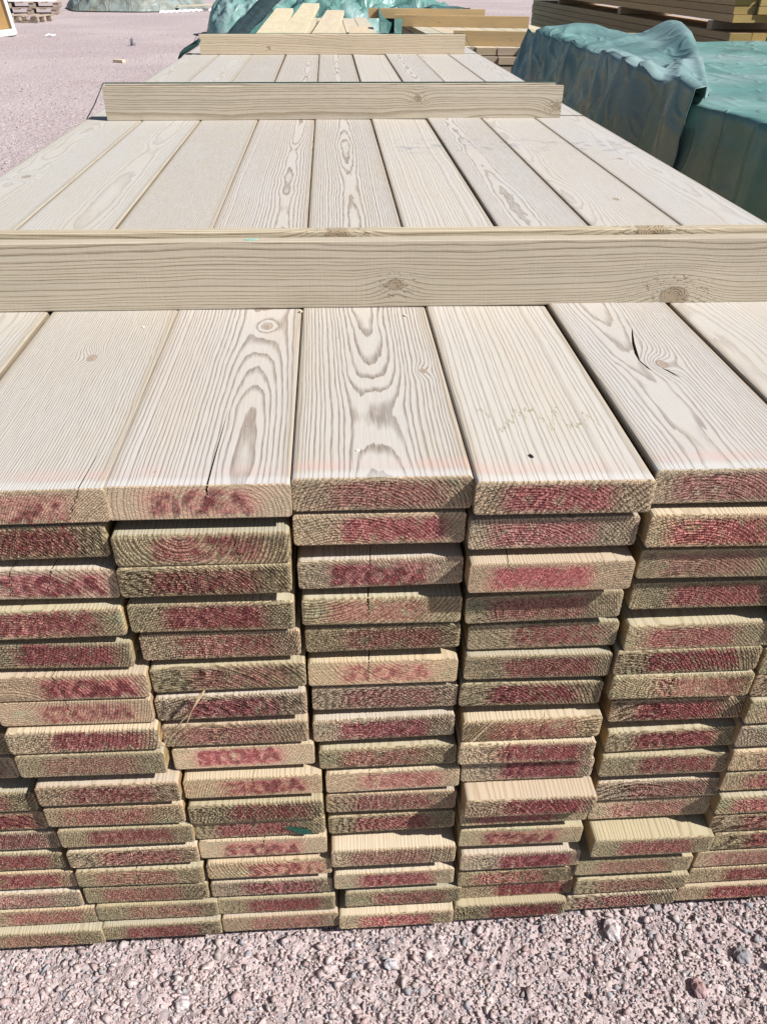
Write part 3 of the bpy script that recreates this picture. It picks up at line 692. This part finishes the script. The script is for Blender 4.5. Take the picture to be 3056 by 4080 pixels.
# ---------------------------------------------------------------- tarpaulins
def sheet(name, fn, nu, nv, mat, label, cat='tarpaulin', thick=.0015, grp=None):
    V = [fn(i / nu, j / nv) for i in range(nu + 1) for j in range(nv + 1)]
    F_ = [(i * (nv + 1) + j, (i + 1) * (nv + 1) + j, (i + 1) * (nv + 1) + j + 1, i * (nv + 1) + j + 1) for i in range(nu) for j in range(nv)]
    o = mesh_obj(name, V, F_, mat, smooth=True)
    md = o.modifiers.new('thickness', 'SOLIDIFY'); md.thickness = thick; md.offset = 0
    tag(o, label, cat, grp); return o
def nz(x, y, z, s=1.0): return mnoise.noise(Vector((x * s, y * s, z * s)))
def fold(x, y, s): return 1 - abs(nz(x, y, 3.7, s)) * 2.2      # ridged
M_TARP = mat_tarp('green_tarpaulin', (.13, .29, .26), .0)
M_TARP2 = mat_tarp('dusty_green_tarpaulin', (.16, .29, .275), .02, .30)
M_TARPG = mat_tarp('grey_green_tarpaulin', (.19, .20, .165), .05, .5)

def tarp_wrap(x0, x1, yn, yf, ztop, hang, seed, crest, foldamp, zb=.03, flare=.05):
    """closed cover: near hem, top, far hem along u; left hem, top, right hem along v"""
    HU = .16; HV = .26
    def fn(u, v):
        # u: 0 near hem .. 1 far hem ; v: 0 left hem .. 1 right hem
        du = max(0, (HU - u) / HU) if u < HU else max(0, (u - (1 - HU * .6)) / (HU * .6))
        dv = max(0, (HV - v) / HV) if v < HV else max(0, (v - (1 - HV * .6)) / (HV * .6))
        uu = min(1, max(0, (u - HU) / (1 - HU * 1.6))); vv = min(1, max(0, (v - HV) / (1 - HV * 1.6)))
        X = x0 + (x1 - x0) * vv; Y = yn + (yf - yn) * uu
        drop = max(du, dv)
        z = ztop - drop * hang
        ox = -dv * flare if v < .5 else dv * flare
        oy = -du * flare if u < .5 else du * flare
        k = min(1, drop * 2.5)
        fo = foldamp * (.35 + .65 * k) * (fold(Y + seed + drop * .12, drop * .2, 3.2) * 1.1 + .45 * nz(Y * 8.0 + drop * 1.5, drop * .8, seed, 1.0))
        fo2 = foldamp * k * (fold(X + seed * 2, drop * .35, 2.6))
        if dv > 0: X += (-fo if v < .5 else fo) + ox
        if du > 0: Y += (-fo2 if u < .5 else fo2) + oy
        top = 1 - min(1, drop * 3)
        z += crest(X, Y) * (1 - min(1, drop * 1.6)) + top * (.010 * fold(X * .8 + seed, Y * .7, 1.6) + .006 * nz(X, Y, seed, 5.0)) + .002 * nz(X, Y + z, seed + 5, 12.0)
        # rounded arris
        if drop > 0: z += -.012 * math.sin(min(1, drop * 8) * math.pi)
        return (X, Y, max(z, zb))
    return fn
def fnA(u, v):
    Y = 2.22 + 2.45 * u; Xl = 1.135; Xr = 1.27 + .33 * (Y - 2.22)
    if v < .45:
        d = 1 - v / .45
        w_ = .4 + .6 * min(1, d * 2.5)
        fo = w_ * (.095 * fold(Y * 1.15 + d * .10, 3.1 + d * .25, 3.0) + .020 * nz(Y * 7 + d * 2.2, d * .9, 2.2) + .016 * fold(Y + d * .5, d * .4, 7.5))
        zf = .050 * max(0, fold(Y * 1.15, 3.1, 3.0)) * max(0, 1 - d * 3)
        return (Xl - .02 - .10 * d - fo * 1.0 + .03, Y + .03 * d * nz(Y * 3, d, 5) - .05 * d * (1 - u) , .700 + zf - .64 * d)
    t = (v - .45) / .55
    X = Xl + (Xr - Xl) * t
    fo = .4 * (.055 * fold(Y * 1.15, 3.1, 3.0)) * max(0, 1 - t * 3)
    cr = .012 + .078 * min(1, (Y - 2.2) / 1.5)
    z = .700 + .050 * max(0, fold(Y * 1.15, 3.1, 3.0)) * max(0, 1 - t * 4) + cr * math.exp(-((t - .84) / .17) ** 2) + .05 * math.exp(-((Y - 4.35) / .35) ** 2 - ((t - .25) / .2) ** 2)
    z += .016 * fold(X * 1.2 + Y * .5, Y * .5, 2.0) * math.sin(math.pi * t) + .004 * nz(X, Y, 3, 9.0) + .028 * math.sin(math.pi * min(1, t * 1.15)) * fold(Y * 1.3 - X * .7, X * .5, 2.3)
    z = .680 + (z - .680) * min(1, (u * 5) ** .7 if u > 0 else 0) if t > .12 else z
    if t > .9: z -= (z - .655) * ((t - .9) / .1) ** 1.5
    if u > .93: z -= .10 * ((u - .93) / .07)
    return (X - fo + .03 * (1 - t), Y - .35 * (1 - u) ** 2 * 0 + .22 * t * (1 - u), z)
sheet('tarpaulin', fnA, 190, 130, M_TARP2, 'dusty translucent green tarpaulin with raised crest draped over the covered pile', grp='tarpaulins')
fnB = tarp_wrap(1.165, 3.3, -.2, 4.75, .672, .62, 8.1, lambda X, Y: .012 * nz(X, Y, 1, 1.2), .035, zb=.03, flare=.06)
sheet('tarpaulin', fnB, 200, 170, M_TARP, 'smooth green tarpaulin over the near part of the covered pile', grp='tarpaulins')

# white wrapper with printed marks, leaning against the far corner of the covered pile
def wrap_fn(u, v):
    x = 1.02 + .10 * v + .085 * u + .012 * math.sin(u * 5); z = .42 + .235 * u - .03 * v
    return (x, 4.30 + .05 * u + .02 * math.sin(v * 4 + u * 3), z)
M_WHITE = mat_plain('white_plastic_wrap', (.78, .80, .84), .4, .08, 25, .004, .5)
wr = sheet('label_sheet', wrap_fn, 14, 8, M_WHITE, 'white plastic wrapper with dark printed marks beside the green tarpaulin', 'wrapper', .002)
M_DARKP = mat_plain('dark_print', (.08, .09, .13), .5, .1)
bm = bmesh.new()
def patch(u0, v0, u1, v1):
    vs = []
    for (u, v) in ((u0, v0), (u1, v0), (u1, v1), (u0, v1)):
        p = wrap_fn(u, v); vs.append(bm.verts.new((p[0], p[1] - .004, p[2])))
    bm.faces.new(vs)
for k in range(6): patch(.62, .35 + .09 * k, .80, .39 + .09 * k)
patch(.42, .5, .56, .8); patch(.84, .45, .9, .9); patch(.36, .42, .42, .6)
me = bpy.data.meshes.new('printed_mark'); bm.to_mesh(me); bm.free(); me.materials.append(M_DARKP)
po = bpy.data.objects.new('printed_mark', me); C.objects.link(po); po.parent = wr

def beam(name, p, W, T, L, yaw, mats, label, cat, grp, tone=(1, 1, 1), pitch=0.0, tilt=0.0, grain=.8, rc=.003):
    o = board_mesh(name, W, T, L, mats, rc=rc, seed=int(abs(p[0]) * 977 + abs(p[1]) * 131))
    o.location = p; o.rotation_euler = (pitch, tilt, yaw)
    wood_props(o, rnd.uniform(-60, 60), rnd.uniform(-60, -10), rnd.uniform(3, 5), .2, grain, (9, 9, 0), tone, .04, .5, 9.0)
    tag(o, label, cat, grp); return o

# second, lower pile of boards to the right, with its own yellow battens
yaw2 = R_(-6)
def p2(a, b, z):   # along width a, along length b
    c, s_ = math.cos(yaw2), math.sin(yaw2)
    return (.83 + a * c - b * s_ * 1.0 if False else .83 + a * c + b * -s_ * -1.0, 5.62 + a * s_ + b * c, z)
ZP = .570
for row in range(4):
    for k in range(8):
        z = ZP - .045 - row * .052
        b = beam('timber_board', p2(.0725 + k * .1485, rnd.uniform(-.03, .03) - (.03 if row % 2 else 0), z), .145, .044, 3.6, yaw2 * -1 if False else R_(2.5),
                 [M_PALE, M_GREYT, M_GREYT], 'thick board of the lower pile behind, beyond the stack end', 'board', 'boards of the pile behind right', tone=rnd.choice(TONES))
for k, (a, b_, L_) in enumerate(((.03, .18, 1.25), (-.02, 2.2, 1.2), (-.07, 3.45, 1.2))):
    q = p2(a, b_, ZP)
    batten(q[0], q[1], L_, .088, .045, R_(-7 if k < 2 else -2), 60, -40, 5, (-.01, .4, .006), ['yellow batten nearest on the lower pile behind', 'yellow batten in the middle of the lower pile behind', 'yellow batten farthest back on the lower pile behind'][k],
           mat=M_YEL, z0=ZP, seed=.3 * k, end=M_YEL, grp='yellow battens on the lower pile')
for k, yb in enumerate((.35, 1.8, 3.2)):
    q = p2(.55, yb, 0)
    bb = beam('bearer', (q[0] - .6, q[1], .0), .10, .365, 1.2, -math.pi / 2, [M_GREYT] * 3, 'timber bearer under the lower pile behind', 'bearer', 'bearers under the lower pile')

# tall dark stack at the upper right: narrow boards in layers, ends facing the yard
def dstack():
    z = .08; lay = []
    for r_ in range(13):
        lay.append(z); z += .0465
    z += .055; 
    for r_ in range(7):
        lay.append(z); z += .0465
    for r_, zz in enumerate(lay):
        for k in range(3):
            b = beam('stacked_timber', (2.65 + k * .151 + rnd.uniform(-.004, .004), 5.3 + rnd.uniform(-.02, .02), zz), .146, .044, 5.7, R_(-.4) * -1,
                     [M_GREYT, M_GREYT, M_OLIVE], 'brown board in the tall dark stack at the upper right', 'board', 'boards of the tall dark stack', tone=rnd.choice([(1.3, 1.15, .92), (1.15, 1.02, .82), (1.4, 1.24, 1.0)]))
    zb = .08 + 13 * .0465
    for k, yb in enumerate((5.6, 7.6, 9.8)):
        beam('bearer', (2.56, yb, zb + .002), .08, .050, .47, -math.pi / 2, [M_GREYT] * 3, 'spacer between the two packs of the tall dark stack', 'bearer', 'spacers in the tall dark stack')
        beam('bearer', (2.56, yb, .0), .09, .078, .47, -math.pi / 2, [M_GREYT] * 3, 'bearer under the tall dark stack', 'bearer', 'bearers under the tall dark stack')
dstack()
ribbon('strap', [(2.57, 5.29, .08), (2.76, 5.272, .09), (2.80, 5.272, .3), (2.83, 5.272, .7), (2.86, 5.272, 1.09)], .02, .002, M_STRAP, 'dark strap down the board ends of the tall stack', side=(1, 0, 0))
def wr2(u, v): return (2.62 + .20 * u, 11.06 + .01 * math.sin(v * 6), .34 + .27 * v)
sheet('wrap_end', wr2, 6, 6, mat_plain('pale_blue_wrap', (.36, .42, .52), .4, .1), 'pale blue wrapping at the far end of the tall dark stack', 'wrapper', .003)

# ---------------------------------------------------------------- pile beyond the big stack with skewed pale boards and a torn green cover
for row in range(3):
    for k in range(7):
        beam('timber_board', (-.52 + k * .150, 6.9 + rnd.uniform(-.05, .05) + (.25 if row == 0 and k > 4 else 0), .44 - row * .047 + (0 if row else 0)), .145, .044, 3.9, 0.0, [M_PALE, M_YEL, M_YEL],
             'board of the half covered pile under the skewed pale boards', 'board', 'boards of the half covered pile')
for yb in (7.3, 8.8, 10.3):
    beam('bearer', (-.62, yb, 0), .10, .345, 1.1, -math.pi / 2, [M_GREYT] * 3, 'bearer under the half covered pile', 'bearer', 'bearers under the half covered pile')
beam('skewed_board', (-.50, 6.35, .512), .20, .045, 4.0, R_(0.2), [M_PALE] * 3, 'pale board lying skewed on the half covered pile, leftmost of three', 'board', 'skewed pale boards', tone=(1.15, 1.12, 1.0), pitch=R_(.6))
beam('skewed_board', (-.31, 6.30, .530), .20, .045, 4.6, R_(-1.2), [M_PALE] * 3, 'pale board lying skewed on the half covered pile, longest and middle one', 'board', 'skewed pale boards', tone=(1.12, 1.1, .98), pitch=R_(.7))
beam('skewed_board', (-.09, 6.30, .505), .20, .045, 3.9, R_(-2.4), [M_PALE] * 3, 'pale board lying skewed on the half covered pile, rightmost of three', 'board', 'skewed pale boards', tone=(1.1, 1.05, .98), pitch=R_(.6))
beam('short_board', (.20, 6.75, .490), .16, .044, 1.6, R_(-3), [M_PALE, M_YEL, M_YEL], 'short pale board at the right edge of the half covered pile', 'board', None, tone=(1.1, 1.0, .9))

def heap(cx, cy, rx, ry, hgt, seed, zmin=.02, lean=0.0, rough=1.0):
    def fn(u, v):
        a = u * 2 * math.pi; r = v
        k = 1 + .22 * nz(math.cos(a) * 1.5, math.sin(a) * 1.5, seed) 
        X = cx + rx * r * k * math.cos(a); Y = cy + ry * r * k * math.sin(a)
        prof = 1 - r ** 3.2
        z = hgt * prof * (1 + .12 * nz(X, Y, seed, 1.2)) + rough * .10 * (fold(X + seed, Y, 1.6) + .6 * fold(X, Y + seed, 3.9)) * (1 - r ** 7)
        z += .03 * rough * nz(X, Y, seed, 9) * (1 - r ** 5)
        return (X + .05 * nz(X, Y, seed + 9, 5), Y, max(z, zmin))
    return fn
sheet('tarpaulin', heap(-1.45, 15.6, .62, 1.9, .42, 2.0, rough=1.5), 150, 50, M_TARP, 'crumpled green tarpaulin slumped on the gravel left of the pale boards', grp='tarpaulins')
sheet('tarpaulin', heap(.25, 12.6, 2.0, 2.3, .50, 5.0, rough=1.7), 180, 60, M_TARP, 'green tarpaulin heaped behind the pale boards', grp='tarpaulins')
def drape(u, v):
    X = .50 + .95 * u; Y = 8.1 + .5 * math.sin(u * 3) + .12 * fold(X * 2, v, 3.0)
    z = .03 + .64 * v + .05 * nz(u * 5, v * 2, 4)
    return (X + .06 * nz(u * 4, v * 3, 2), Y + .8 * v, z)
sheet('tarpaulin', drape, 60, 40, mat_tarp('deep_green_tarpaulin', (.035, .14, .14), .15), 'dark blue green tarpaulin hanging right of the pale boards', grp='tarpaulins')
for k, (x_, y_, h_) in enumerate(((.47, 7.75, .60), (.60, 7.70, .63), (.80, 7.75, .66))):
    ribbon('tarp_strip', [(x_ - .04, y_, .05), (x_ - .05, y_, .25), (x_, y_ + .02, .45), (x_ + .01, y_ + .03, h_)], .06 + .01 * k, .006, M_TARP,
           ['torn pale green strip of tarpaulin, nearest to the pale boards', 'torn pale green strip of tarpaulin, middle one of three', 'torn pale green strip of tarpaulin, farthest from the pale boards'][k], 'tarpaulin strip', side=(1, .2, 0), grp='torn tarpaulin strips')
def darkfold(u, v):
    a = (v - .5) * 2
    return (-.98 + .42 * u + .11 * a, 8.05 + 1.6 * u, .38 + .38 * u + .06 * (1 - a * a) + .02 * nz(u * 5, v * 4, 1))
sheet('tarp_fold', darkfold, 30, 10, mat_plain('black_green_cover', (.018, .035, .04), .6, .3, 15, .01), 'dark fold of cover beside the pale boards', 'tarpaulin', .004)

ribbon('cover_scrap', [(-.700, 3.57, .640), (-.690, 3.565, .685), (-.672, 3.56, .700), (-.640, 3.555, .716), (-.600, 3.548, .738), (-.590, 3.55, .755)], .07, .010, M_STRAP, 'dark green folded scrap of cover at the left end of the farthest batten', 'cover scrap', side=(0, 1, .2))
# ---------------------------------------------------------------- left background
M_TAN = mat_face('orange_board_face', (.50, .30, .12), (.36, .2, .07), .4)
M_WPAINT = mat_plain('white_paint', (.80, .80, .79), .5, .05, 8, .002)
fr = bpy.data.objects.new('door_frame', None); C.objects.link(fr); fr.location = (-5.32, 15.0, 0)
tag(fr, 'orange brown upright board with white edge standing on a white foot at upper left', 'frame')
def boxo(name, lo, hi, mat, parent, bev=.004):
    bm = bmesh.new(); bmesh.ops.create_cube(bm, size=1)
    for v in bm.verts: v.co = Vector([lo[i] + (v.co[i] + .5) * (hi[i] - lo[i]) for i in range(3)])
    bmesh.ops.bevel(bm, geom=bm.edges[:], offset=bev, segments=2, affect='EDGES')
    me = bpy.data.meshes.new(name); bm.to_mesh(me); bm.free(); me.materials.append(mat)
    o = bpy.data.objects.new(name, me); C.objects.link(o); o.parent = parent; return o
q = boxo('panel', (-.13, .0, .09), (.13, .05, 1.9), M_TAN, fr); wood_props(q, 20, -30, 6, 0, .6)
boxo('white_edge', (.131, -.03, .09), (.165, .08, 1.9), M_WPAINT, fr)
boxo('foot', (-.30, -.30, .0), (.165, .10, .088), M_WPAINT, fr)
fr.rotation_euler = (0, R_(-6), R_(8))

def pallet(x, y, yaw, label, z=0.0, load=False):
    e = bpy.data.objects.new('pallet', None); C.objects.link(e); e.location = (x, y, z); e.rotation_euler = (0, 0, yaw)
    tag(e, label, 'pallet', 'pallets at the upper left')
    for i in range(3):
        for j in range(3):
            b = boxo('block', (.02 + i * .52, .02 + j * .32, .022), (.165 + i * .52, .12 + j * .32, .10), M_PALW, e)
    for j in range(3): boxo('bottom_board', (0, .02 + j * .32, 0), (1.2, .12 + j * .32, .0215), M_PALW, e)
    for i in range(5): boxo('deck_board', (0 + i * .275, 0, .101), (.10 + i * .275, .8, .123), M_PALW, e)
    return e
M_PALW = mat_plain('pallet_wood', (.36, .29, .24), .85, .2, 12, .004)
pallet(-7.35, 21.0, R_(12), 'grey pallet lying nearest the white panel at upper left')
pallet(-7.30, 21.05, R_(11), 'grey pallet lying on top of the other pallet', z=.126)
pallet(-6.95, 18.4, R_(-8), 'pallet mostly hidden behind the orange board')
sl = bpy.data.objects.new('panel_pack', None); C.objects.link(sl); sl.location = (-7.2, 21.1, .251); sl.rotation_euler = (0, 0, R_(11))
tag(sl, 'white panels stacked on the pallets at upper left', 'panels')
for i in range(3): boxo('sheet', (0.0, 0.05, i * .042), (1.0, .75, i * .042 + .04), M_WPAINT, sl)

sheet('tarpaulin', heap(-5.1, 24.4, 1.75, 1.9, .42, 11.0, rough=1.9), 170, 60, M_TARPG, 'grey green tarpaulin heap on the gravel at upper left', grp='tarpaulins')
beam('plank_offcut', (-3.75, 23.2, .10), .14, .03, .9, R_(-68), [M_PALE] * 3, 'short pale plank poking out beside the grey green heap', 'plank', None, pitch=R_(2))
pts = [(-4.05 + 1.15 * i / 30, 22.3 + 1.5 * i / 30, .02 + .02 * abs(math.sin(i * 1.05))) for i in range(31)]
ribbon('plastic_strip', pts, .05, .012, M_WHITE, 'long crinkled white plastic strip lying on the gravel', 'plastic strip', side=(0, .6, .8))
pts = [(-4.62 + .16 * i / 6, 14.8 + .05 * math.sin(i), .02 + .012 * abs(math.sin(i * 2))) for i in range(7)]
ribbon('plastic_scrap', pts, .06, .006, M_WHITE, 'small scrap of white plastic on the gravel near the orange board', 'scrap', side=(0, 1, .3))
beam('wood_offcut', (-2.53, 10.75, .004), .055, .03, .07, R_(60), [M_PALE, M_PALE, M_PALE], 'small pale wood offcut on the gravel left of the stack', 'offcut', None, tone=(1.3, 1.25, 1.1))
def rock(name, p, s, label, mat):
    bm = bmesh.new(); bmesh.ops.create_icosphere(bm, subdivisions=3, radius=1)
    for v in bm.verts:
        k = 1 + .35 * mnoise.noise(v.co * 1.6 + Vector(p)); v.co = Vector((v.co.x * s[0] * k, v.co.y * s[1] * k, v.co.z * s[2] * k))
    me = bpy.data.meshes.new(name); bm.to_mesh(me); bm.free(); me.materials.append(mat)
    o = bpy.data.objects.new(name, me); C.objects.link(o); o.location = p; tag(o, label, 'stone'); return o
M_ROCK = mat_plain('grey_rock', (.26, .25, .27), .9, .3, 60, .004); M_ROCKR = mat_plain('red_rock', (.36, .24, .24), .9, .3, 80, .004)
M_ROCKP = mat_plain('pale_rock', (.50, .44, .45), .9, .25, 120, .004)
rock('stone', (-2.90, 13.2, .03), (.04, .04, .075), 'dark upright stone on the gravel left of the stack', M_ROCK)
rock('stone', (.012, -.045, .004), (.009, .006, .006), 'pale stone on the gravel in front of the centre column', mat_plain('white_rock', (.46, .45, .48), .85, .2, 150, .003))
rock('stone', (.30, -.02, .005), (.010, .014, .009), 'pinkish stone lying before the stack at right', M_ROCKP)
rock('stone', (.385, -.095, .004), (.008, .011, .008), 'reddish dark stone near the lower right', M_ROCKR)
rock('stone', (.455, -.06, .004), (.010, .009, .008), 'blue grey stone at the lower right', M_ROCK)
rock('stone', (-.24, -.075, .003), (.009, .007, .006), 'pale rounded stone at the lower left', M_ROCKP)

# ---------------------------------------------------------------- small things on the stack
M_GRASS = mat_plain('dry_grass', (.45, .33, .20), .7, .3, 90, .0005)
def stalk(name, pts, r0, r1, label, mat):
    V = []; F_ = []; n = len(pts)
    for i, p in enumerate(pts):
        r = r0 + (r1 - r0) * i / (n - 1)
        for k in range(6): V.append((p[0] + r * math.cos(k * 1.047), p[1] - .0004, p[2] + r * math.sin(k * 1.047)) if False else (p[0] + r * math.cos(k * 1.047), p[1] + r * math.sin(k * 1.047), p[2] + .3 * r * math.cos(k * 1.047)))
    for i in range(n - 1):
        for k in range(6): F_.append((i * 6 + k, i * 6 + (k + 1) % 6, i * 6 + 6 + (k + 1) % 6, i * 6 + 6 + k))
    F_.append((5, 4, 3, 2, 1, 0)); F_.append(tuple((n - 1) * 6 + k for k in range(6)))
    o = mesh_obj(name, V, F_, mat, smooth=True); tag(o, label, 'splinter'); return o
stalk('wood_splinter', [(-.168, -.009, .468), (-.178, -.013, .452), (-.190, -.015, .437), (-.199, -.014, .424), (-.209, -.011, .410)], .0017, .0006, 'thick dry splinter slanting across the board ends of the fourth column', M_GRASS)
stalk('wood_splinter', [(-.171, -.010, .466), (-.181, -.016, .448), (-.188, -.017, .430), (-.191, -.014, .412)], .0009, .0003, 'hair thin curved splinter beside the thick slanting one', M_GRASS)
M_CHIP = mat_plain('pale_wood_chip', (.75, .68, .52), .7, .1); M_DK = mat_plain('dark_bark_fleck', (.05, .03, .03), .7, .2)
def chip(p, s, yaw, label, mat, cat='wood chip'):
    bm = bmesh.new(); n = 9; ring = []
    for k in range(n):
        a = 2 * math.pi * k / n; rr_ = rnd.uniform(.7, 1.15); ring.append((s[0] * rr_ * math.cos(a), s[1] * rr_ * math.sin(a)))
    lo = [bm.verts.new((x, y, 0)) for x, y in ring]; hi = [bm.verts.new((x * .75, y * .7, s[2])) for x, y in ring]
    bm.faces.new(list(reversed(lo))); bm.faces.new(hi)
    for k in range(n): bm.faces.new((lo[k], lo[(k + 1) % n], hi[(k + 1) % n], hi[k]))
    me = bpy.data.meshes.new('wood_chip'); bm.to_mesh(me); bm.free(); me.materials.append(mat)
    o = bpy.data.objects.new('wood_chip', me); C.objects.link(o); o.location = p; o.rotation_euler = (0, 0, yaw); tag(o, label, cat)
chip((-.020, .048, .6903), (.0021, .0014, .0012), .3, 'tiny pale flake on the centre board near its end', M_CHIP)
chip((.124, .032, .6906), (.0010, .0040, .0010), .35, 'small dark curved fleck on the straight grained board', M_DK, 'fleck')
chip((.045, .40 - .045, .6905), (.0016, .0030, .0012), 1.0, 'pale crumb beside the gap close to the nearest batten', M_CHIP)
chip((-.076, .372, .6905), (.002, .003, .0018), .6, 'pale crumb in the joint left of the centre board', M_CHIP)
chip((-.25, .33, .6905), (.002, .0013, .001), 1.2, 'pale crumb on the fine grained board', M_CHIP)
chip((-.128, .390, .7685), (.010, .003, .0008), .0, 'small teal smear of paint on top of the nearest batten', mat_plain('teal_paint', (.22, .45, .40), .5, .1), 'paint mark')
